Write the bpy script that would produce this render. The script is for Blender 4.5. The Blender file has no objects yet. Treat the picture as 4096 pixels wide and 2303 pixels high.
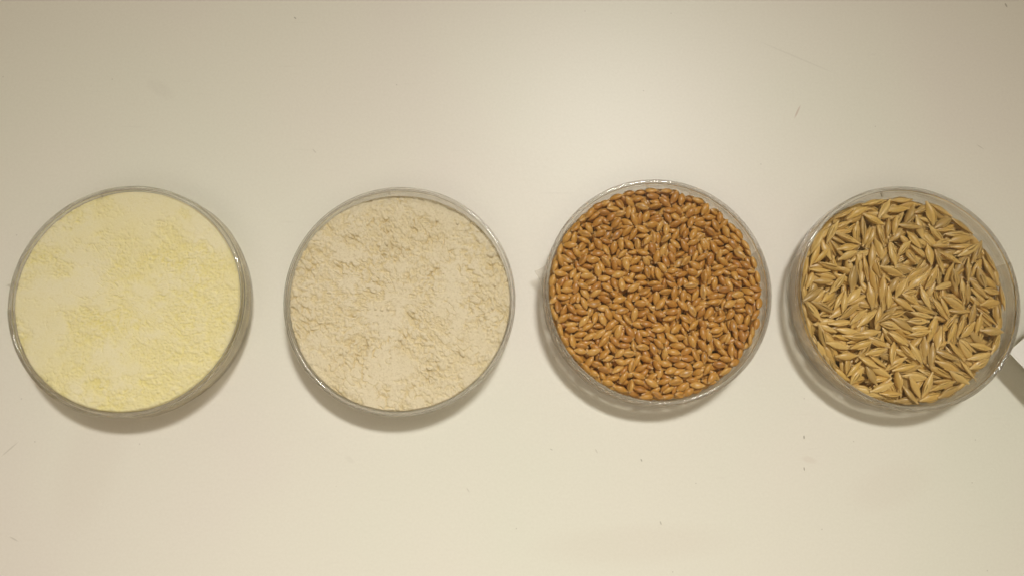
import bpy, math, random
import numpy as np
from mathutils import Matrix, Vector

# ------------------------------------------------------------------ camera, world, lights, exposure
scene = bpy.context.scene
col = scene.collection
MM = 0.001
R = math.radians

cam_data = bpy.data.cameras.new('camera')
cam = bpy.data.objects.new('camera', cam_data)
col.objects.link(cam)
scene.camera = cam
cam_data.sensor_width = 36.0
cam_data.lens = 27.195
cam_data.clip_start = 0.01
cam_data.clip_end = 50.0
fwd = Vector((0.02904914, 0.15102115, -0.98810362))
right = fwd.cross(Vector((0, 1, 0))).normalized()
up = right.cross(fwd)
cm = Matrix((right, up, -fwd)).transposed().to_4x4()
cm.translation = Vector((0.0, -0.020, 0.31372))
cam.matrix_world = cm

world = bpy.data.worlds.new('World')
scene.world = world
world.use_nodes = True
bg = world.node_tree.nodes['Background']
bg.inputs['Color'].default_value = (1.0, 0.80, 0.51, 1)
bg.inputs['Strength'].default_value = 0.24


def area_lamp(name, loc, target, sx, sy, power, color, spread=180):
    d = bpy.data.lights.new(name, 'AREA')
    d.shape = 'RECTANGLE'
    d.size, d.size_y = sx, sy
    d.energy = power
    d.color = color
    d.spread = R(spread)
    o = bpy.data.objects.new(name, d)
    col.objects.link(o)
    o.location = loc
    o.rotation_euler = (Vector(target) - Vector(loc)).to_track_quat('-Z', 'Y').to_euler()
    return o


# ceiling panel up and to the right of the dishes: casts the shadows
area_lamp('ceiling_lamp', (0.42, 0.92, 2.20), (0.005, -0.125, 0), 0.46, 0.20, 0.74, (1.0, 0.99, 0.945), 21.5)
# added soft fill, not a real lamp: brightens near table and dish walls
area_lamp('near_fill', (-0.05, -0.42, 0.70), (-0.02, -0.14, 0), 0.80, 0.40, 0.46, (1.0, 0.93, 0.82), 110)

scene.view_settings.view_transform = 'Standard'
scene.view_settings.look = 'None'
scene.view_settings.exposure = 0.0
scene.view_settings.gamma = 1.0
scene.cycles.max_bounces = 24
scene.cycles.transmission_bounces = 16
scene.cycles.transparent_max_bounces = 24
scene.cycles.use_denoising = True

# ------------------------------------------------------------------ helpers


def obj(name, V, F, mat, parent=None, smooth=True, attrs=None, loc=None):
    """one mesh object; V in millimetres"""
    me = bpy.data.meshes.new(name)
    V = np.asarray(V, dtype=float) * MM
    me.from_pydata(V.tolist(), [], F if isinstance(F, list) else F.tolist())
    if attrs:
        for k, a in attrs.items():
            at = me.attributes.new(k, 'FLOAT', 'POINT')
            at.data.foreach_set('value', np.asarray(a, dtype=np.float32))
    me.materials.append(mat)
    if smooth:
        me.polygons.foreach_set('use_smooth', [True] * len(me.polygons))
    me.update()
    o = bpy.data.objects.new(name, me)
    col.objects.link(o)
    if parent:
        o.parent = parent
    if loc is not None:
        o.location = [c * MM for c in loc]
    return o


def empty(name, loc):
    o = bpy.data.objects.new(name, None)
    col.objects.link(o)
    o.location = [c * MM for c in loc]
    o.empty_display_size = 0.01
    return o


def tag(o, label=None, cat=None, group=None, kind=None):
    if label: o['label'] = label
    if cat: o['category'] = cat
    if group: o['group'] = group
    if kind: o['kind'] = kind
    return o


def lathe(profile, n=128, closed=True, a0=0.0, a1=2 * math.pi):
    """revolve (r, z) points; a closed profile gives a ring with thickness"""
    full = abs(a1 - a0 - 2 * math.pi) < 1e-6
    m = len(profile)
    na = n if full else n + 1
    V, F = [], []
    for i in range(na):
        a = a0 + (a1 - a0) * i / n
        c, s = math.cos(a), math.sin(a)
        for r, z in profile:
            V.append((r * c, r * s, z))
    for i in range(n):
        i2 = (i + 1) % na
        for j in range(m if closed else m - 1):
            j2 = (j + 1) % m
            F.append((i * m + j, i2 * m + j, i2 * m + j2, i * m + j2))
    if closed and not full:
        F.append(tuple(range(m - 1, -1, -1)))
        F.append(tuple((na - 1) * m + j for j in range(m)))
    return V, F


def hash2(ix, iy, seed):
    h = (ix.astype(np.int64) * 374761393 + iy.astype(np.int64) * 668265263 + seed * 974711) & 0x7fffffff
    h = ((h ^ (h >> 13)) * 1274126177) & 0x7fffffff
    return ((h ^ (h >> 16)) & 0xffff) / 65535.0


def vnoise(x, y, seed):
    ix, iy = np.floor(x), np.floor(y)
    fx, fy = x - ix, y - iy
    fx = fx * fx * fx * (fx * (fx * 6 - 15) + 10)
    fy = fy * fy * fy * (fy * (fy * 6 - 15) + 10)
    a, b = hash2(ix, iy, seed), hash2(ix + 1, iy, seed)
    c, d = hash2(ix, iy + 1, seed), hash2(ix + 1, iy + 1, seed)
    return (a * (1 - fx) + b * fx) * (1 - fy) + (c * (1 - fx) + d * fx) * fy


def fbm(x, y, seed, octaves=4, gain=0.5):
    t, amp, tot = 0, 1.0, 0
    for k in range(octaves):
        t = t + amp * vnoise(x * 2 ** k + 17.3 * k, y * 2 ** k - 9.1 * k, seed + k)
        tot += amp
        amp *= gain
    return t / tot


def worley(x, y, seed):
    ix, iy = np.floor(x), np.floor(y)
    f1 = np.full(x.shape, 9.0)
    f2 = np.full(x.shape, 9.0)
    idv = np.zeros(x.shape)
    for dx in (-1, 0, 1):
        for dy in (-1, 0, 1):
            cx, cy = ix + dx, iy + dy
            px = cx + hash2(cx, cy, seed)
            py = cy + hash2(cx, cy, seed + 77)
            d = np.hypot(px - x, py - y)
            n1 = d < f1
            f2 = np.where(n1, f1, np.minimum(f2, d))
            idv = np.where(n1, hash2(cx, cy, seed + 5), idv)
            f1 = np.where(n1, d, f1)
    return f1, f2, idv


# ------------------------------------------------------------------ materials


def new_mat(name):
    m = bpy.data.materials.new(name)
    m.use_nodes = True
    nt = m.node_tree
    nt.nodes.clear()
    out = nt.nodes.new('ShaderNodeOutputMaterial')
    return m, nt, out


def N(nt, typ, **kw):
    n = nt.nodes.new(typ)
    for k, v in kw.items():
        setattr(n, k, v)
    return n


def principled(nt, out, rough=0.5, spec=0.5):
    b = N(nt, 'ShaderNodeBsdfPrincipled')
    b.inputs['Roughness'].default_value = rough
    b.inputs['Specular IOR Level'].default_value = spec
    nt.links.new(b.outputs[0], out.inputs['Surface'])
    return b


def ramp(nt, fac, stops):
    r = N(nt, 'ShaderNodeValToRGB')
    e = r.color_ramp.elements
    while len(e) < len(stops):
        e.new(0.5)
    for i, (p, c) in enumerate(stops):
        e[i].position = p
        e[i].color = c if len(c) == 4 else (*c, 1)
    nt.links.new(fac, r.inputs[0])
    return r.outputs[0]


def mixc(nt, fac, a, b, mode='MIX'):
    m = N(nt, 'ShaderNodeMix', data_type='RGBA', blend_type=mode)
    for sock, v in ((m.inputs[0], fac), (m.inputs[6], a), (m.inputs[7], b)):
        if hasattr(v, 'links'):
            nt.links.new(v, sock)
        elif isinstance(v, (int, float)):
            sock.default_value = v
        else:
            sock.default_value = (*v, 1) if len(v) == 3 else v
    return m.outputs[2]


def math_n(nt, op, a, b=None):
    m = N(nt, 'ShaderNodeMath', operation=op)
    for i, v in enumerate((a, b)):
        if v is None: continue
        if hasattr(v, 'links'):
            nt.links.new(v, m.inputs[i])
        else:
            m.inputs[i].default_value = v
    return m.outputs[0]


def noise_n(nt, vec, scale, detail=3, rough=0.5):
    n = N(nt, 'ShaderNodeTexNoise')
    n.inputs['Scale'].default_value = scale
    n.inputs['Detail'].default_value = detail
    n.inputs['Roughness'].default_value = rough
    nt.links.new(vec, n.inputs['Vector'])
    return n.outputs[0]


def coords(nt):
    return N(nt, 'ShaderNodeTexCoord').outputs['Object']


def attr(nt, name):
    return N(nt, 'ShaderNodeAttribute', attribute_name=name).outputs['Fac']


def bump(nt, height, strength, dist, bsdf):
    b = N(nt, 'ShaderNodeBump')
    b.inputs['Strength'].default_value = strength
    b.inputs['Distance'].default_value = dist
    nt.links.new(height, b.inputs['Height'])
    nt.links.new(b.outputs[0], bsdf.inputs['Normal'])


DK, PK, GY = (0.16, 0.12, 0.08), (0.52, 0.38, 0.30), (0.45, 0.41, 0.34)
TABLE_MARKS = [(133.5, 108, 130.6, 102.1, .5, .55, PK), (114.2, 138.2, 151.6, 121.8, .5, .15, GY), (-143, 114.4, -135.2, 109.2, 3.5, .09, GY),
               (127, -31.7, 127, -32.8, .35, .7, DK), (126.3, -44.1, 126.4, -45.3, .3, .6, DK), (-190.1, -39.4, -183.7, -33.4, .35, .4, GY),
               (-183.9, -69.4, -180.4, -71.2, .35, .45, GY), (42.5, -36.8, 43.3, -38.3, .35, .4, GY), (60.7, -40.8, 61, -41.5, .35, .5, DK),
               (-8.6, -51.8, -7.6, -53.3, .35, .35, GY), (24.5, -36.7, 25.3, -37.1, .3, .3, DK), (-74.3, 86.3, -72.8, 84.6, .35, .4, GY),
               (67.7, -64.8, 68.1, -66, .35, .4, DK), (228.2, 156.4, 228.8, 154.9, .5, .5, DK), (126.5, -40.7, 130.7, -41.6, 1.6, .14, PK),
               (-56.3, -39.7, -53.8, -41.5, 1.2, .10, GY), (-84.4, 145.1, -83.7, 144.4, .35, .5, DK), (209.3, 91.1, 212.4, 89, .3, .4, GY),
               (20, -75, 95, -72, 9, .07, PK), (-160, -60, -150, -20, 14, .06, PK), (150, -55, 172, -48, 10, .06, PK)]


def make_table_mat():
    m, nt, out = new_mat('white_laminate')
    b = principled(nt, out, 0.38, 0.35)
    co = coords(nt)
    cloud = noise_n(nt, co, 7.0, 3)
    c = ramp(nt, cloud, [(0.30, (0.755, 0.695, 0.625)), (0.50, (0.765, 0.730, 0.635)), (0.72, (0.745, 0.735, 0.625))])
    # grain of the laminate, faint rubbed marks, specks of dust
    fine = noise_n(nt, co, 900.0, 2)
    c = mixc(nt, 0.10, c, ramp(nt, fine, [(0.3, (0.62, 0.58, 0.50)), (0.7, (0.84, 0.81, 0.73))]))
    mp = N(nt, 'ShaderNodeMapping')
    mp.inputs['Rotation'].default_value = (0, 0, R(35))
    mp.inputs['Scale'].default_value = (1, 9, 1)
    nt.links.new(co, mp.inputs[0])
    rub = noise_n(nt, mp.outputs[0], 38.0, 2)
    c = mixc(nt, math_n(nt, 'MULTIPLY', ramp(nt, rub, [(0.70, (0, 0, 0)), (0.80, (1, 1, 1))]), 0.12), c, (0.50, 0.45, 0.37))
    vo = N(nt, 'ShaderNodeTexVoronoi', voronoi_dimensions='2D')
    vo.inputs['Scale'].default_value = 60.0
    nt.links.new(co, vo.inputs['Vector'])
    sel = ramp(nt, vo.outputs['Color'], [(0.80, (0, 0, 0)), (0.82, (1, 1, 1))])
    dot = ramp(nt, vo.outputs['Distance'], [(0.010, (1, 1, 1)), (0.022, (0, 0, 0))])
    c = mixc(nt, math_n(nt, 'MULTIPLY', math_n(nt, 'MULTIPLY', sel, dot), 0.3), c, (0.22, 0.17, 0.12))
    # scratches, pencil ticks and smudges: (x0, y0, x1, y1) in mm, half width, strength
    for x0, y0, x1, y1, hw, st, mc in TABLE_MARKS:
        g = N(nt, 'ShaderNodeMapping', vector_type='TEXTURE')
        g.inputs['Location'].default_value = ((x0 + x1) / 2 * MM, (y0 + y1) / 2 * MM, 0)
        g.inputs['Rotation'].default_value = (0, 0, math.atan2(y1 - y0, x1 - x0))
        g.inputs['Scale'].default_value = ((math.hypot(x1 - x0, y1 - y0) / 2 + hw) * MM, hw * MM, 1)
        nt.links.new(co, g.inputs[0])
        sp = N(nt, 'ShaderNodeTexGradient', gradient_type='SPHERICAL')
        nt.links.new(g.outputs[0], sp.inputs[0])
        fac = math_n(nt, 'MULTIPLY', ramp(nt, sp.outputs[1], [(0.0, (0, 0, 0)), (0.5, (1, 1, 1))]), st)
        c = mixc(nt, fac, c, mc)
    nt.links.new(c, b.inputs['Base Color'])
    bump(nt, noise_n(nt, co, 420.0, 3), 0.10, 0.0003, b)
    return m


def make_clear_mat(name, tint, rough):
    """thin clear plastic sheet"""
    m, nt, out = new_mat(name)
    fr = N(nt, 'ShaderNodeFresnel')
    fr.inputs['IOR'].default_value = 1.5
    t = N(nt, 'ShaderNodeBsdfTransparent')
    t.inputs[0].default_value = (*tint, 1)
    g = N(nt, 'ShaderNodeBsdfGlossy')
    g.inputs['Roughness'].default_value = rough
    mx = N(nt, 'ShaderNodeMixShader')
    nt.links.new(fr.outputs[0], mx.inputs[0])
    nt.links.new(t.outputs[0], mx.inputs[1])
    nt.links.new(g.outputs[0], mx.inputs[2])
    nt.links.new(mx.outputs[0], out.inputs['Surface'])
    return m


def make_glass_mat(name, clear):
    m, nt, out = new_mat(name)
    b = principled(nt, out, 0.03, 0.5)
    b.inputs['Base Color'].default_value = (0.99, 0.988, 0.98, 1)
    b.inputs['Transmission Weight'].default_value = 1.0
    b.inputs['IOR'].default_value = 1.52
    t = N(nt, 'ShaderNodeBsdfTransparent')
    t.inputs[0].default_value = (0.975, 0.97, 0.955, 1)
    mx = N(nt, 'ShaderNodeMixShader')
    mx.inputs[0].default_value = clear
    nt.links.new(b.outputs[0], mx.inputs[1])
    nt.links.new(t.outputs[0], mx.inputs[2])
    nt.links.new(mx.outputs[0], out.inputs['Surface'])
    return m


def make_tape_mat():
    m, nt, out = new_mat('sealing_tape_film')
    t = N(nt, 'ShaderNodeBsdfTransparent')
    t.inputs[0].default_value = (0.97, 0.96, 0.94, 1)
    b = N(nt, 'ShaderNodeBsdfPrincipled')
    b.inputs['Base Color'].default_value = (0.86, 0.84, 0.78, 1)
    b.inputs['Roughness'].default_value = 0.17
    tr = N(nt, 'ShaderNodeBsdfTranslucent')
    tr.inputs[0].default_value = (0.88, 0.86, 0.80, 1)
    fm = N(nt, 'ShaderNodeMixShader')
    nt.links.new(b.outputs[0], fm.inputs[1])
    nt.links.new(tr.outputs[0], fm.inputs[2])
    mx = N(nt, 'ShaderNodeMixShader')
    co = coords(nt)
    n = noise_n(nt, co, 160.0, 3)
    f = ramp(nt, n, [(0.35, (0.08,) * 3), (0.7, (0.24,) * 3)])
    nt.links.new(f, mx.inputs[0])
    nt.links.new(t.outputs[0], mx.inputs[1])
    nt.links.new(fm.outputs[0], mx.inputs[2])
    nt.links.new(mx.outputs[0], out.inputs['Surface'])
    bump(nt, n, 0.35, 0.0008, b)
    return m


def make_paper_mat():
    m, nt, out = new_mat('white_paper')
    b = principled(nt, out, 0.8, 0.2)
    n = noise_n(nt, coords(nt), 500.0, 3)
    c = ramp(nt, n, [(0.3, (0.79, 0.77, 0.71)), (0.7, (0.84, 0.82, 0.77))])
    nt.links.new(c, b.inputs['Base Color'])
    bump(nt, n, 0.1, 0.0002, b)
    return m


def make_flour_mat(name, packed, loose, dark, flecks):
    m, nt, out = new_mat(name)
    b = principled(nt, out, 0.95, 0.1)
    co = coords(nt)
    pr = attr(nt, 'pressed')
    c = mixc(nt, pr, loose, packed)
    big = noise_n(nt, co, 55.0, 4, 0.6)
    c = mixc(nt, ramp(nt, big, [(0.40, (0, 0, 0)), (0.70, (0.7, 0.7, 0.7))]), c, mixc(nt, 0.5, packed, loose))
    fine = noise_n(nt, co, 1400.0, 3, 0.7)
    c = mixc(nt, math_n(nt, 'MULTIPLY', ramp(nt, fine, [(0.50, (0, 0, 0)), (0.68, (1, 1, 1))]), flecks), c, dark)
    nt.links.new(c, b.inputs['Base Color'])
    bump(nt, fine, 0.35, 0.0003, b)
    return m


def grain_random(nt):
    """one random number per grain, whether the grain is its own object or one of a joined bed"""
    oi = N(nt, 'ShaderNodeObjectInfo').outputs['Color']
    sp = N(nt, 'ShaderNodeSeparateColor')
    nt.links.new(oi, sp.inputs[0])
    return math_n(nt, 'FRACT', math_n(nt, 'ADD', sp.outputs[0], attr(nt, 'rnd')))


def make_wheat_mat():
    m, nt, out = new_mat('wheat_bran')
    b = principled(nt, out, 0.33, 0.55)
    rnd = grain_random(nt)
    c = ramp(nt, rnd, [(0.0, (0.47, 0.175, 0.022)), (0.3, (0.60, 0.275, 0.04)), (0.65, (0.70, 0.36, 0.065)), (1.0, (0.77, 0.45, 0.12))])
    co = coords(nt)
    mott = noise_n(nt, co, 900.0, 3)
    c = mixc(nt, 0.35, c, ramp(nt, mott, [(0.3, (0.44, 0.21, 0.045)), (0.7, (0.68, 0.41, 0.12))]))
    c = mixc(nt, math_n(nt, 'MULTIPLY', ramp(nt, attr(nt, 'tip'), [(0.72, (0, 0, 0)), (0.97, (1, 1, 1))]), 0.8), c, (0.78, 0.56, 0.29))
    c = mixc(nt, math_n(nt, 'MULTIPLY', attr(nt, 'groove'), 0.7), c, (0.24, 0.105, 0.03))
    nt.links.new(c, b.inputs['Base Color'])
    b.inputs['Subsurface Weight'].default_value = 0.08
    b.inputs['Subsurface Radius'].default_value = (0.0012, 0.0006, 0.0002)
    b.inputs['Subsurface Scale'].default_value = 1.0
    bump(nt, mott, 0.15, 0.0002, b)
    return m


def make_barley_mat():
    m, nt, out = new_mat('barley_husk')
    b = principled(nt, out, 0.33, 0.5)
    rnd = grain_random(nt)
    c = ramp(nt, rnd, [(0.0, (0.50, 0.33, 0.11)), (0.35, (0.76, 0.485, 0.13)), (0.7, (0.87, 0.615, 0.22)), (1.0, (0.82, 0.53, 0.13))])
    c = mixc(nt, math_n(nt, 'MULTIPLY', ramp(nt, attr(nt, 'tip'), [(0.70, (0, 0, 0)), (1.0, (1, 1, 1))]), 0.65), c, (0.82, 0.63, 0.33))
    c = mixc(nt, math_n(nt, 'MULTIPLY', attr(nt, 'groove'), 0.28), c, (0.34, 0.19, 0.05))
    mott = noise_n(nt, coords(nt), 700.0, 3)
    c = mixc(nt, 0.25, c, ramp(nt, mott, [(0.3, (0.48, 0.28, 0.07)), (0.7, (0.76, 0.54, 0.22))]))
    nt.links.new(c, b.inputs['Base Color'])
    bump(nt, mott, 0.2, 0.0002, b)
    return m


TABLE = make_table_mat()
SHEET = make_clear_mat('clear_plastic_sheet', (0.985, 0.98, 0.965), 0.04)
GLASS = make_glass_mat('clear_polystyrene', 0.36)
WALL = make_glass_mat('clear_polystyrene_wall', 0.75)
TAPE = make_tape_mat()
PAPER = make_paper_mat()
FLOUR_Y = make_flour_mat('fine_yellow_flour', (0.925, 0.85, 0.615), (0.885, 0.785, 0.355), (0.72, 0.60, 0.19), 0.25)
FLOUR_B = make_flour_mat('coarse_beige_flour', (0.84, 0.75, 0.575), (0.78, 0.665, 0.425), (0.45, 0.33, 0.15), 0.36)
WHEAT = make_wheat_mat()
BARLEY = make_barley_mat()

# ------------------------------------------------------------------ table
tw, tn = 700, 500
V = [(-tw, -tn, 0), (tw, -tn, 0), (tw, tn, 0), (-tw, tn, 0), (-tw, -tn, -25), (tw, -tn, -25), (tw, tn, -25), (-tw, tn, -25)]
F = [(0, 1, 2, 3), (7, 6, 5, 4), (0, 4, 5, 1), (1, 5, 6, 2), (2, 6, 7, 3), (3, 7, 4, 0)]
tag(obj('table', V, F, TABLE, smooth=False), 'matt white laminate table top under the dishes', 'table', kind='structure')

# ------------------------------------------------------------------ petri dishes
LID_R = 45.0
LID_H = 15.3
BASE_IN = 42.95
BASE_OUT = 43.8


def rounded(profile_pts, rad, k=3):
    """round the corners of a closed (r, z) profile"""
    out = []
    n = len(profile_pts)
    for i in range(n):
        p = Vector(profile_pts[i]); a = Vector(profile_pts[i - 1]); b = Vector(profile_pts[(i + 1) % n])
        da, db = a - p, b - p
        r = min(rad, da.length * 0.45, db.length * 0.45)
        s, e = p + da.normalized() * r, p + db.normalized() * r
        for j in range(k + 1):
            t = j / k
            q = s * (1 - t) ** 2 + p * 2 * t * (1 - t) + e * t * t
            out.append((q.x, q.y))
    return out


def tape_band(a0, a1, seed):
    """film wrapped round the joint of lid and base, slightly puckered"""
    rnd = random.Random(seed)
    n = 90
    zs = [(LID_R + 0.16, 14.2), (LID_R + 0.17, 11.0), (LID_R + 0.16, 7.4), (LID_R - 0.5, 5.2), (BASE_OUT + 0.25, 3.2)]
    V, F = [], []
    m = len(zs)
    ph = [rnd.uniform(0, 6.28) for _ in range(4)]
    for layer, off in ((0, 0.0), (1, 0.09)):
        for i in range(n + 1):
            a = R(a0 + (a1 - a0) * i / n)
            w = 0.10 * (1 + math.sin(9 * a + ph[0])) + 0.06 * (1 + math.sin(31 * a + ph[1]))
            for j, (r, z) in enumerate(zs):
                rr = r + off + w * (0.35 if j < 2 else 1.0)
                zz = z + (0.25 * math.sin(5 * a + ph[2]) if j in (0, m - 1) else 0)
                V.append((rr * math.cos(a), rr * math.sin(a), zz))
    L = (n + 1) * m
    for i in range(n):
        for j in range(m - 1):
            q = (i * m + j, (i + 1) * m + j, (i + 1) * m + j + 1, i * m + j + 1)
            F.append(q)
            F.append(tuple(L + k for k in reversed(q)))
        for j in (0, m - 1):
            F.append((i * m + j, (i + 1) * m + j, L + (i + 1) * m + j, L + i * m + j))
    for i in (0, n):
        for j in range(m - 1):
            F.append((i * m + j, i * m + j + 1, L + i * m + j + 1, L + i * m + j))
    return V, F


def tape_tab(ang, width, reach, z0, z1, skew, notch=False):
    """loose end of the film standing off the rim; a thin folded flap"""
    a = R(ang)
    er = Vector((math.cos(a), math.sin(a), 0)); et = Vector((-math.sin(a), math.cos(a), 0))
    nu, nv = 8, 5
    V, F = [], []
    for off in (0.0, 0.12):
        for i in range(nu + 1):
            u = i / nu
            for j in range(nv + 1):
                v = j / nv
                half = width * 0.5 * (1 - u) + 0.35 * u
                t = (v - 0.5) * 2 * half + skew * u
                rr = reach * u
                if notch: rr += 0.5 * math.sin(v * 9) * u
                r0 = math.sqrt(max((LID_R + 0.25) ** 2 - t * t, 0))
                z = z0 + (z1 - z0) * u + 0.5 * math.sin(u * 5 + v * 4) * u + off
                p = er * (r0 * (1 - u) + (LID_R + 0.3 + rr) * u) + et * t
                V.append((p.x, p.y, z))
    s = nv + 1
    L = (nu + 1) * s
    for i in range(nu):
        for j in range(nv):
            q = (i * s + j, (i + 1) * s + j, (i + 1) * s + j + 1, i * s + j + 1)
            F.append(tuple(reversed(q)))
            F.append(tuple(L + k for k in q))
        for j in (0, nv):
            F.append((i * s + j, (i + 1) * s + j, L + (i + 1) * s + j, L + i * s + j))
    for i in (0, nu):
        for j in range(nv):
            F.append((i * s + j, i * s + j + 1, L + i * s + j + 1, L + i * s + j))
    return V, F


def small_rib(r0, r1, w, z0, z1, a):
    c, s = math.cos(a), math.sin(a)
    V = []
    for z, k in ((z0, 1.0), (z1, 0.6)):
        for r, t in ((r0, -w), (r1, -w), (r1, w), (r0, w)):
            t *= k
            V.append((r * c - t * s, r * s + t * c, z))
    return V, [(0, 3, 2, 1), (4, 5, 6, 7), (0, 1, 5, 4), (1, 2, 6, 5), (2, 3, 7, 6), (3, 0, 4, 7)]


lid_rim_prof = rounded([(43.2, 14.5), (44.2, 14.3), (44.25, 7.4), (45.0, 7.4), (44.95, 14.8), (44.3, 15.4), (43.6, 15.4), (43.2, 15.1)], 0.4)
lid_plate_prof = [(0.0, 14.5), (43.15, 14.5), (43.15, 15.1), (0.0, 15.1)]
base_wall_prof = rounded([(42.95, 1.25), (43.0, 13.9), (43.75, 13.9), (43.8, 0.0), (42.0, 0.0), (42.0, 1.25)], 0.3)
base_floor_prof = [(0.0, 0.15), (41.9, 0.15), (41.9, 1.2), (0.0, 1.2)]


def disc(prof, n=128):
    V, F = [], []
    (r0, z0), (r1, _), (_, z1), _ = prof
    for z in (z0, z1):
        for i in range(n):
            a = 2 * math.pi * i / n
            V.append((r1 * math.cos(a), r1 * math.sin(a), z))
    F.append(tuple(range(n - 1, -1, -1)))
    F.append(tuple(range(n, 2 * n)))
    for i in range(n):
        j = (i + 1) % n
        F.append((i, j, n + j, n + i))
    return V, F


def make_dish(x, y, label, tape, tabs, vents, seed):
    t = tag(empty('petri_dish', (x, y, 0)), label, 'petri dish', 'clear petri dishes standing in a row')
    base = obj('base', *lathe(base_wall_prof, 144), WALL, t)
    obj('floor', *disc(base_floor_prof), SHEET, base, smooth=False)
    lid = obj('lid', *lathe(lid_rim_prof, 144), GLASS, t)
    obj('lid_plate', *disc(lid_plate_prof), SHEET, lid, smooth=False)
    for ang in vents:
        obj('vent_rib', *small_rib(41.3, 43.1, 0.45, 13.95, 14.5, R(ang)), GLASS, lid, smooth=False)
    if tape:
        tp = obj('sealing_tape', *tape_band(tape[0], tape[1], seed), TAPE, t)
        for tb in tabs:
            obj('tape_end', *tape_tab(*tb), TAPE, tp)
    return t


DX = [(-139.31, 20.62), (-34.78, 21.03), (66.27, 25.07), (166.11, 23.05)]
d1 = make_dish(*DX[0], 'clear petri dish filled to the lid with pale yellow flour', (-175, 62), [(172, 6.0, 3.3, 9.0, 10.5, 0.8, True)], (108, 228, -12), 1)
d2 = make_dish(*DX[1], 'clear petri dish filled with cracked lumpy beige flour', None, [], (97, 217, -23), 2)
d3 = make_dish(*DX[2], 'clear petri dish filled with smooth brown wheat kernels', (-188, 22), [(172, 10.5, 3.6, 6.5, 8.0, -1.6), (21, 2.2, 1.2, 8.5, 8.5, 0.8)], (94, 70, 285), 3)
d4 = make_dish(*DX[3], 'clear petri dish filled with straw coloured husked barley', (158, 378), [(22, 3.2, 0.7, 9.0, 9.0, 0.5)], (100, 220, -20), 4)

# ------------------------------------------------------------------ flour


def flour(name, cx, cy, mat, label, heightfn, top):
    nr, na = 150, 880
    rad = 42.85 * (np.arange(1, nr + 1) / nr) ** 0.85
    ang = np.linspace(0, 2 * np.pi, na, endpoint=False)
    A, RR = np.meshgrid(ang, rad)
    X, Y = RR * np.cos(A), RR * np.sin(A)
    Z, P = heightfn(X, Y)
    V = np.stack([X, Y, Z], -1).reshape(-1, 3)
    pr = P.reshape(-1)
    idx = np.arange(nr * na).reshape(nr, na)
    a, b = idx[:-1], np.roll(idx, -1, 1)[:-1]
    c, d = np.roll(idx, -1, 1)[1:], idx[1:]
    Fq = np.stack([a, d, c, b], -1).reshape(-1, 4).tolist()
    n0 = len(V)
    z0, p0 = heightfn(np.array([[0.0]]), np.array([[0.0]]))
    extra = [(0, 0, float(z0[0, 0]))]
    for i in range(na):
        Fq.append((n0, int(idx[0, i]), int(idx[0, (i + 1) % na])))
    low = [(42.6 * math.cos(t), 42.6 * math.sin(t), 1.3) for t in ang]
    V = np.concatenate([V, extra, low])
    pr = np.concatenate([pr, [0.5], np.full(na, 0.6)])
    for i in range(na):
        j = (i + 1) % na
        Fq.append((int(idx[-1, i]), n0 + 1 + i, n0 + 1 + j, int(idx[-1, j])))
    Fq.append(tuple(n0 + 1 + i for i in reversed(range(na))))
    o = obj(name, V, Fq, mat, attrs={'pressed': pr}, loc=(cx, cy, 0))
    return tag(o, label, 'flour', kind='stuff')


def yellow_height(X, Y):
    # packed level with the lid: flat pressed plates, shallow creased hollows between them
    wx = X + 3.0 * (fbm(X / 7, Y / 7, 3) - .5) + 0.5 * (fbm(X, Y, 4) - .5)
    wy = Y + 3.0 * (fbm(X / 7, Y / 7, 9) - .5) + 0.5 * (fbm(X, Y, 5) - .5)
    big = fbm(wx / 15 + 3, wy / 11, 21, 5, .6)
    mid = fbm(wx / 4.0, wy / 2.9, 33, 5, .65)
    f1, f2, idv = worley(wx / 3.6, wy / 2.3, 41)
    crack = np.clip((f2 - f1) / 0.14, 0, 1)
    roughm = np.clip((0.58 - big) * 3.4 + 0.42 + (-Y * .5 + X * .35) * 0.013, 0.22, 1)
    lvl = 0.16 - 1.05 * roughm * (1 - mid) ** 1.2
    lvl += roughm * (0.40 * domes(X / 1.7, Y / 1.3, 63) + 0.48 * domes(X / 0.9, Y / 0.8, 67) - 0.40)
    lvl += 0.10 * (fbm(X / .8, Y / .8, 61, 2) - .5)
    gate = np.clip((fbm(X / 5, Y / 5, 55) - .54) * 8, 0, 1)
    lvl -= (1 - crack) * 0.38 * gate
    lvl = np.where(lvl < -0.5, -0.5 + 0.6 * (lvl + 0.5), lvl)
    z = np.minimum(lvl, 0.0)
    pressed = np.clip(1.05 + lvl * 1.0 - 0.28 * roughm + 0.5 * (fbm(X / 9, Y / 9, 77, 4) - .5), 0, 1)
    rr = np.hypot(X, Y)
    z -= np.clip((rr - 42.0) / 0.85, 0, 1) ** 2 * 0.9
    return 14.42 + z, pressed


def domes(x, y, seed):
    f1, f2, idv = worley(x, y, seed)
    return np.sqrt(np.clip(1 - (f1 / 0.75) ** 2, 0, 1)) * (0.35 + 0.65 * idv)


BUMPS = []
_rb = random.Random(12)
for _ in range(240):
    a, r = _rb.uniform(0, 6.283), 40.5 * math.sqrt(_rb.random())
    BUMPS.append((r * math.cos(a), r * math.sin(a), _rb.uniform(0.35, 0.95)))
# the bands of loose crumbs seen in the photograph
for ax, ay, bx, by, n in ((-14, 6, 8, 2, 30), (30, -22, 38, -2, 34), (-4, -12, 22, -20, 26), (-30, 18, -20, 26, 14), (20, 20, 36, 8, 22), (-22, -18, 0, -26, 26)):
    for _ in range(n):
        t = _rb.random()
        BUMPS.append((ax + (bx - ax) * t + _rb.gauss(0, 1.8), ay + (by - ay) * t + _rb.gauss(0, 1.8), _rb.uniform(0.4, 1.15)))


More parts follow.
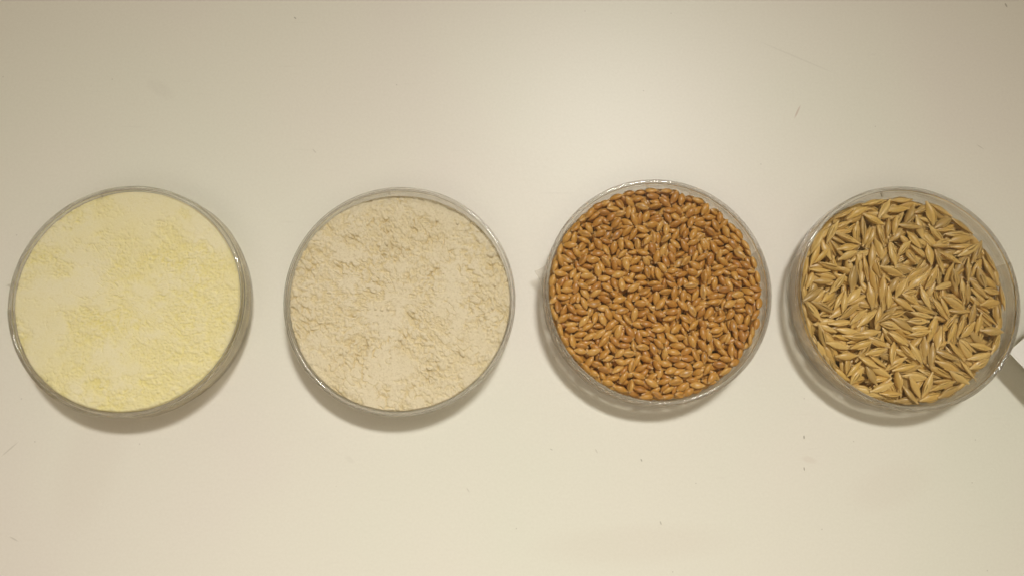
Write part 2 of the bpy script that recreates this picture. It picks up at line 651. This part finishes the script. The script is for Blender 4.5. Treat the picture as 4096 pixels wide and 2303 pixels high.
def beige_height(X, Y):
    ca, sa = math.cos(R(-48)), math.sin(R(-48))
    U, W = X * ca + Y * sa, -X * sa + Y * ca
    wu = U + 3.2 * (fbm(X / 5, Y / 5, 103) - .5)
    ww = W + 3.2 * (fbm(X / 5, Y / 5, 109) - .5)
    big = fbm(wu / 15 + 7, ww / 11, 121, 4, .55)
    mid = fbm(wu / 3.2, ww / 2.2, 133, 4, .6)
    f1, f2, idv = worley(wu / 4.6, ww / 2.3, 141)
    g1, g2, idg = worley(wu / 1.7, ww / 1.1, 151)
    roughm = np.clip((0.60 - big) * 4 + 0.45 - 0.30 * np.exp(-((X - 3) ** 2 + ((Y - 8) / 1.6) ** 2) / 130), 0.24, 1)
    gate = np.clip((fbm(X / 6, Y / 6, 155) - .52) * 8, 0, 1)
    lvl = 0.25 - 1.7 * roughm * (1 - mid) ** 1.3
    lvl += roughm * (0.55 * domes(X / 1.9 + .2 * mid, Y / 1.6, 163) + 0.70 * domes(X / 1.15, Y / 1.1, 167) + 0.50 * domes(X / .72, Y / .72, 169) - 0.80)
    lvl += 0.34 * (fbm(X / .7, Y / .7, 161, 2) - .5)
    lvl -= (1 - np.clip((f2 - f1) / 0.15, 0, 1)) * 1.9 * gate * (0.35 + 0.65 * roughm)
    for bx, by, br in BUMPS:
        d2 = ((X - bx) ** 2 + (Y - by) ** 2) / br ** 2
        m = d2 < 1
        if m.any():
            lvl[m] += np.sqrt(1 - d2[m]) * br * 1.1
    lvl = np.where(lvl < -0.55, -0.55 + 0.62 * (lvl + 0.55), lvl)
    z = np.minimum(lvl, 0.0)
    pressed = np.clip(1 + lvl * 1.3, 0, 1)
    rr, th = np.hypot(X, Y), np.degrees(np.arctan2(Y, X))
    # settled away from the lid along the far wall
    edge = np.clip(1 - np.abs(th - 72) / 62, 0, 1) ** 0.6
    z -= edge * np.clip((rr - 38.6) / 3.6, 0, 1) ** 1.4 * (3.6 + 2.2 * fbm(X / 1.4, Y / 1.4, 171, 3))
    z -= np.clip((rr - 42.25) / 0.6, 0, 1) ** 2 * 0.6
    return 13.9 + z, pressed


f1o = flour('yellow_flour', *DX[0], FLOUR_Y, 'fine pale yellow flour pressed flat under the lid of its dish', yellow_height, 14)
f2o = flour('beige_flour', *DX[1], FLOUR_B, 'lumpy beige wholemeal flour with cracks, filling its dish', beige_height, 13.4)

# loose crumbs standing proud of the beige flour
crumbs = []
for v in range(4):
    rr = random.Random(70 + v)
    V, F = [], []
    nl, na = 5, 9
    V.append((0, 0, -0.8))
    for i in range(1, nl):
        ph = math.pi * i / nl
        for j in range(na):
            a = 2 * math.pi * j / na
            k = 1 + rr.uniform(-.14, .14)
            V.append((math.sin(ph) * math.cos(a) * k, math.sin(ph) * math.sin(a) * k, -math.cos(ph) * 0.8 * k))
    V.append((0, 0, 0.8))
    for j in range(na):
        F.append((0, 1 + (j + 1) % na, 1 + j))
        F.append((len(V) - 1, 1 + (nl - 2) * na + j, 1 + (nl - 2) * na + (j + 1) % na))
    for i in range(nl - 2):
        for j in range(na):
            a, b = 1 + i * na + j, 1 + i * na + (j + 1) % na
            F.append((a, b, b + na, a + na))
    o = obj('crumb', V, F, FLOUR_B, f2o, attrs={'pressed': [0.85] * len(V)})
    crumbs.append(o)
spots = [(35, 18, 1.5), (-9.5, -3.5, .8), (-7, -4, .85), (-4.5, -3.6, .8), (0.5, -15, 1.2), (31.5, -7.5, 1.25), (33.5, -6, .9), (36, -3, .8), (31, -10, .8),
         (34.5, -11.5, .75), (9, -3.5, .8), (12, -2.2, .7), (-17.5, 26, .9), (14, 32, 1.0), (22, 30.5, .7), (25.5, 28, .8), (24.5, -21, 1.3), (20, -24, 1.0),
         (-6, 22.5, 1.1), (30, 24, .7), (-26, 19, .8), (6, -6, .7), (28, 2, .75), (37, 6, .8), (-12, -26, .8), (-20, -20, .8)]
for k, (x, y, s) in enumerate(spots):
    o = crumbs[k] if k < 4 else crumbs[k % 4].copy()
    if k >= 4:
        col.objects.link(o)
        o.parent = f2o
    z, _ = beige_height(np.array([[float(x)]]), np.array([[float(y)]]))
    o.location = (x * MM, y * MM, (min(float(z[0, 0]) + 0.25 * s, 14.45 - 0.8 * s)) * MM)
    o.rotation_euler = (0, 0, k * 1.7)
    o.scale = (s, s * (0.8 + 0.05 * (k % 5)), s)

# ------------------------------------------------------------------ grains


def spindle(L, W, T, prof, nr, ns, ridge=None, bend=0.0, seed=0):
    """closed spindle along x with half sizes L, W, T; returns V, F, tip, groove"""
    V, F, tip, gr = [], [], [], []
    for i in range(nr + 1):
        t = -math.cos(math.pi * i / nr)
        w = prof(t)
        for j in range(ns):
            a = 2 * math.pi * j / ns
            k, g = ridge(t, a) if ridge else (1.0, 0.0)
            V.append((L * t, W * w * math.cos(a) * k + bend * (t * t - .5), T * w * math.sin(a) * k))
            tip.append(abs(t)); gr.append(g)
    for i in range(nr):
        for j in range(ns):
            j2 = (j + 1) % ns
            F.append((i * ns + j, i * ns + j2, (i + 1) * ns + j2, (i + 1) * ns + j))
    F.append(tuple(range(ns - 1, -1, -1)))
    F.append(tuple(nr * ns + j for j in range(ns)))
    return V, F, tip, gr


def wheat_variant(k):
    rr = random.Random(200 + k)
    L, W, T = rr.uniform(2.5, 3.15), rr.uniform(1.25, 1.6), rr.uniform(0.92, 1.15)
    sk = rr.uniform(-0.12, 0.12)
    pw = rr.uniform(0.60, 0.78)

    def prof(t):
        u = max(1 - t * t, 0) ** pw * (1 + sk * t)
        return max(u, 0.20 if t < 0 else 0.13)

    up_crease = k % 5 == 0

    def ridge(t, a):
        c = (a - math.pi / 2) if up_crease else (a + math.pi / 2)
        c = abs((c + math.pi) % (2 * math.pi) - math.pi)
        g = max(0, 1 - c / 0.45) * (1 - abs(t) ** 4)
        return 1 - 0.22 * g, g * (0.8 if up_crease else 0)

    V, F, tip, gr = spindle(L, W, T, prof, 9, 12, ridge, rr.uniform(-.15, .15))
    return np.array(V), F, np.array(tip), np.array(gr), (L, W * 0.97, T)


def barley_variant(k):
    rr = random.Random(300 + k)
    L, W, T = rr.uniform(4.5, 5.9), rr.uniform(1.38, 1.85), rr.uniform(0.8, 1.1)
    pk = rr.uniform(-0.15, 0.1)
    frayed = k % 3 == 1

    def prof(t):
        # blunt knob at the stalk end, long taper to the awn end
        if t < -0.80:
            return 0.26 + 0.05 * math.cos((t + 0.9) * 20)
        u = (t + 0.80) / 1.80
        w = math.sin(math.pi * min(u ** 0.80, 1)) ** 0.85
        return max(w, 0.26 * (1 - u) * (1 if u < 0.2 else 0), 0.16 if frayed else 0.05)

    def ridge(t, a):
        c = math.cos(5 * a + 0.6 + k)
        g = max(0, -c) ** 2 * max(0, 1 - abs(t) ** 3)
        return 1 - 0.10 * g, g

    V, F, tip, gr = spindle(L, W, T, prof, 11, 15, ridge, rr.uniform(-.3, .3))
    tip = [max(0, -t - 0.0) if False else abs(t) ** 1.0 for t in tip]
    # papery flaps of the husk: thin curved slips hugging the body and standing off at the end
    nf = 3 if frayed else (1 if k % 3 == 0 else 2)
    for f in range(nf):
        a = rr.uniform(0, 6.283) if not frayed else 0.5 + f * 2.1 + rr.uniform(-.4, .4)
        s0, s1 = rr.uniform(-0.5, 0.0), rr.uniform(0.95, 1.22) if frayed else rr.uniform(0.7, 1.05)
        hw = rr.uniform(0.35, 0.6)
        n0 = len(V)
        ns = 6
        for i in range(ns + 1):
            u = i / ns
            t = s0 + (s1 - s0) * u
            w = prof(min(t, 0.97))
            lift = 1.06 + (0.30 if frayed else 0.14) * u * u
            wd = hw * math.sin(math.pi * (0.12 + 0.88 * u) ** 0.8) + 0.02
            for b, thick in ((-1, 0), (0, .10), (1, 0), (0, -.06)):
                aa = a + b * wd * (0.9 if w > .4 else 1.4)
                rad = lift * max(w, 0.30 if frayed else 0.18) + thick
                V.append((L * t, W * rad * math.cos(aa), T * rad * math.sin(aa)))
                tip.append(min(1, 0.35 + 0.6 * u)); gr.append(0.0 if b else 0.25)
        for i in range(ns):
            for j in range(4):
                j2 = (j + 1) % 4
                F.append((n0 + i * 4 + j, n0 + i * 4 + j2, n0 + (i + 1) * 4 + j2, n0 + (i + 1) * 4 + j))
    # stub of the awn on some
    if k % 4 == 2:
        n0 = len(V)
        ln = rr.uniform(1.5, 3.5)
        for x, q in ((L * 0.9, .16), (L + ln * .5, .10), (L + ln, .03)):
            for j in range(4):
                a = j * math.pi / 2
                V.append((x, q * math.cos(a), q * math.sin(a) + 0.05 * (x - L)))
                tip.append(.8); gr.append(0)
        for i in range(2):
            for j in range(4):
                j2 = (j + 1) % 4
                F.append((n0 + i * 4 + j, n0 + i * 4 + j2, n0 + (i + 1) * 4 + j2, n0 + (i + 1) * 4 + j))
    return np.array(V), F, np.array(tip), np.array(gr), (L * 0.98, W * 0.92, T * 0.92)


def pour(variants, seed, zmax, yawfn, sink, rin, K=22, tilt=0.85):
    """drop grains one after another into the dish; each settles in the lowest of K tried places"""
    rg = np.random.default_rng(seed)
    s = 0.30
    half = 50.1
    n = int(2 * half / s) + 1
    H = np.full((n, n), 1.25)
    ID = np.full((n, n), -1, dtype=int)
    out = []
    fails = 0
    m = 20
    g = np.arange(-m, m + 1) * s
    GX, GY = np.meshgrid(g, g, indexing='ij')
    gi = np.arange(n) * s - half
    inside = np.hypot(gi[:, None], gi[None, :]) < rin - 0.6
    low = []
    while fails < 60 and len(out) < 2600:
        vi = int(rg.integers(len(variants)))
        L, W, T = variants[vi][4]
        best = None
        if len(out) % 20 == 0 or fails:
            low = np.argwhere(inside & (H < np.percentile(H[inside], 14)))
        for _ in range(K):
            if _ % 2 and len(low):
                i, j = low[int(rg.integers(len(low)))]
                x, y = i * s - half, j * s - half
            else:
                r = (rin - 0.8) * math.sqrt(rg.random()); a = rg.uniform(0, 2 * math.pi)
                x, y = r * math.cos(a), r * math.sin(a)
            yaw = yawfn(x, y, rg)
            d = math.hypot(x, y)
            if d > rin - L * 0.75:       # beside the wall grains lie along it
                yaw = math.atan2(y, x) + math.pi / 2 + rg.normal(0, 0.25)
                lim = rin - 0.9 * W - L * L / (2 * rin)
                if d > lim:
                    x, y = x * lim / d, y * lim / d
            c, sn = math.cos(yaw), math.sin(yaw)
            if max(math.hypot(x + L * c, y + L * sn), math.hypot(x - L * c, y - L * sn)) > rin: continue
            if max(math.hypot(x - W * sn, y + W * c), math.hypot(x + W * sn, y - W * c)) > rin + 0.15 * W: continue
            i, j = int(round((x + half) / s)), int(round((y + half) / s))
            if i - m < 0 or j - m < 0 or i + m >= n or j + m >= n: continue
            x, y = i * s - half, j * s - half
            lx, ly = GX * c + GY * sn, -GX * sn + GY * c
            q = 1 - (lx / L) ** 2 - (ly / W) ** 2
            k = q > 0
            h = H[i - m:i + m + 1, j - m:j + m + 1][k]
            lxk, lyk, z = lx[k], ly[k], T * np.sqrt(q[k])
            hm = h - h.mean()
            sx = float(np.clip(tilt * (lxk * hm).sum() / (lxk ** 2).sum(), -.55, .55))
            sy = float(np.clip(tilt * (lyk * hm).sum() / (lyk ** 2).sum(), -.6, .6))
            pl = sx * lxk + sy * lyk
            zc = float(np.percentile(h - pl + z, 96)) - sink * T
            zc = max(zc, 1.25 + T * 0.9)
            top = zc + float((pl + z).max())
            score = zc + 0.25 * abs(sx) * L
            if best is None or score < best[0]:
                best = (score, zc, top, x, y, yaw, sx, sy, i, j, k, pl, z)
        if best is None or best[2] > zmax:
            fails += 1
            continue
        fails = 0
        _, zc, top, x, y, yaw, sx, sy, i, j, k, pl, z = best
        sub = H[i - m:i + m + 1, j - m:j + m + 1]
        sid = ID[i - m:i + m + 1, j - m:j + m + 1]
        new = np.zeros(sub.shape); new[k] = zc + pl + z
        up_ = new > sub
        sub[up_] = new[up_]
        sid[up_] = len(out)
        out.append((vi, x, y, zc, yaw, sx, sy, float(rg.uniform(-.45, .45)), float(rg.random())))
    cnt = np.bincount(ID[ID >= 0].ravel(), minlength=len(out))
    return out, cnt


def grain_matrix(g):
    vi, x, y, z, yaw, sx, sy, roll, rnd = g
    c, sn = math.cos(yaw), math.sin(yaw)
    ex = Vector((c, sn, sx)).normalized()
    ey = Vector((-sn, c, sy)); ey = (ey - ex * ey.dot(ex)).normalized()
    ez = ex.cross(ey)
    M = Matrix((ex, ey, ez)).transposed() @ Matrix.Rotation(roll, 3, 'X')
    M4 = M.to_4x4()
    M4.translation = Vector((x, y, z))
    return M4


def fill(kind, variants, grains, cnt, mat, cx, cy, shades, forms, cat, group, bed_label):
    order = np.argsort(-cnt)
    single = set(int(i) for i in order[:300])
    meshes = {}
    for vi, (V, F, tip, gr, _) in enumerate(variants):
        o = obj(kind, V, F, mat, attrs={'tip': tip, 'groove': gr, 'rnd': np.zeros(len(V))})
        meshes[vi] = o.data
        bpy.data.objects.remove(o)
    bv, bf, bt, bgv, br = [], [], [], [], []
    nb = 0
    for gi, g in enumerate(grains):
        M = grain_matrix(g)
        if gi in single:
            o = bpy.data.objects.new(kind, meshes[g[0]])
            col.objects.link(o)
            M.translation = (M.translation + Vector((cx, cy, 0))) * MM
            o.matrix_world = M
            o.color = (g[8], 0, 0, 1)
            shade = shades[min(int(g[8] * len(shades)), len(shades) - 1)]
            where = 'lying against the wall of its dish' if math.hypot(g[1], g[2]) > 36.5 else 'lying in the body of its dish'
            tag(o, '%s %s %s' % (shade, forms(g[0]), where), cat, group)
        else:
            V, F, tip, gr, _ = variants[g[0]]
            A = np.array(M)
            bv.append(V @ A[:3, :3].T + A[:3, 3])
            bf.extend(tuple(i + nb for i in f) for f in F)
            bt.append(tip); bgv.append(gr); br.append(np.full(len(V), g[8]))
            nb += len(V)
    o = obj(kind + '_bed', np.concatenate(bv), bf, mat, attrs={'tip': np.concatenate(bt), 'groove': np.concatenate(bgv), 'rnd': np.concatenate(br)}, loc=(cx, cy, 0))
    o.color = (0, 0, 0, 1)
    tag(o, bed_label, cat, kind='stuff')


wheat_vars = [wheat_variant(k) for k in range(14)]
wg, wc = pour(wheat_vars, 5, 12.9, lambda x, y, rg: rg.uniform(0, 2 * math.pi), 0.20, BASE_IN - 0.2)
fill('wheat_kernel', wheat_vars, wg, wc, WHEAT, *DX[2], ['reddish brown', 'amber brown', 'golden tan', 'pale tan'], lambda v: 'wheat kernel with its crease upward' if v % 5 == 0 else 'smooth backed wheat kernel', 'wheat kernel', 'wheat kernels lying in the petri dish',
     'amber brown wheat kernels mostly buried under the others in their dish')

barley_vars = [barley_variant(k) for k in range(16)]


def barley_yaw(x, y, rg):
    f = float(fbm(np.array([x / 17 + 2.2]), np.array([y / 17 - 1.3]), 401, 2)[0])
    return f * 10.0 + rg.normal(0, 0.34) + (math.pi if rg.random() < .5 else 0)


bgr, bc = pour(barley_vars, 8, 12.0, barley_yaw, 0.26, BASE_IN - 0.7, K=16, tilt=0.8)
fill('barley_grain', barley_vars, bgr, bc, BARLEY, *DX[3], ['dull brown', 'straw brown', 'pale straw', 'golden'], lambda v: 'husked barley grain with frayed tip' if v % 3 == 1 else ('husked barley grain with awn stub' if v % 4 == 2 else 'husked barley grain with pointed tip'), 'barley grain', 'barley grains lying in the petri dish',
     'straw coloured husked barley grains mostly buried under the others in their dish')
print('grains', len(wg), len(bgr), (wc > 20).sum(), (bc > 20).sum())

# ------------------------------------------------------------------ folded paper slip whose corner leans on the last dish
ea, eb = Vector((0.77, 0.63, 0)).normalized(), Vector((0.65, -0.76, 0)).normalized()
corner = Vector((206.2, 1.4, 12.0))
prof = [(0, 0.0), (12, 0.5), (30, 0.9), (55, 0.8), (56.5, 0.2), (57.5, -1.5), (61, -11.7)]
V, F = [], []
nb_ = 7
for off in (0.0, -0.22):
    for u, dz in prof:
        for j in range(nb_):
            v = 46.0 * j / (nb_ - 1)
            p = corner + ea * u + eb * v
            V.append((p.x, p.y, p.z + dz + off + (0.25 * math.sin(v * 0.11) * (1 if u < 50 else 0))))
L = len(prof) * nb_
for i in range(len(prof) - 1):
    for j in range(nb_ - 1):
        q = (i * nb_ + j, (i + 1) * nb_ + j, (i + 1) * nb_ + j + 1, i * nb_ + j + 1)
        F.append(tuple(reversed(q)))
        F.append(tuple(L + k for k in q))
    for j in (0, nb_ - 1):
        F.append((i * nb_ + j, (i + 1) * nb_ + j, L + (i + 1) * nb_ + j, L + i * nb_ + j))
for i in (0, len(prof) - 1):
    for j in range(nb_ - 1):
        F.append((i * nb_ + j, i * nb_ + j + 1, L + i * nb_ + j + 1, L + i * nb_ + j))
tag(obj('paper_slip', V, F, PAPER, smooth=False), 'white paper slip with its corner against the dish of barley', 'paper')
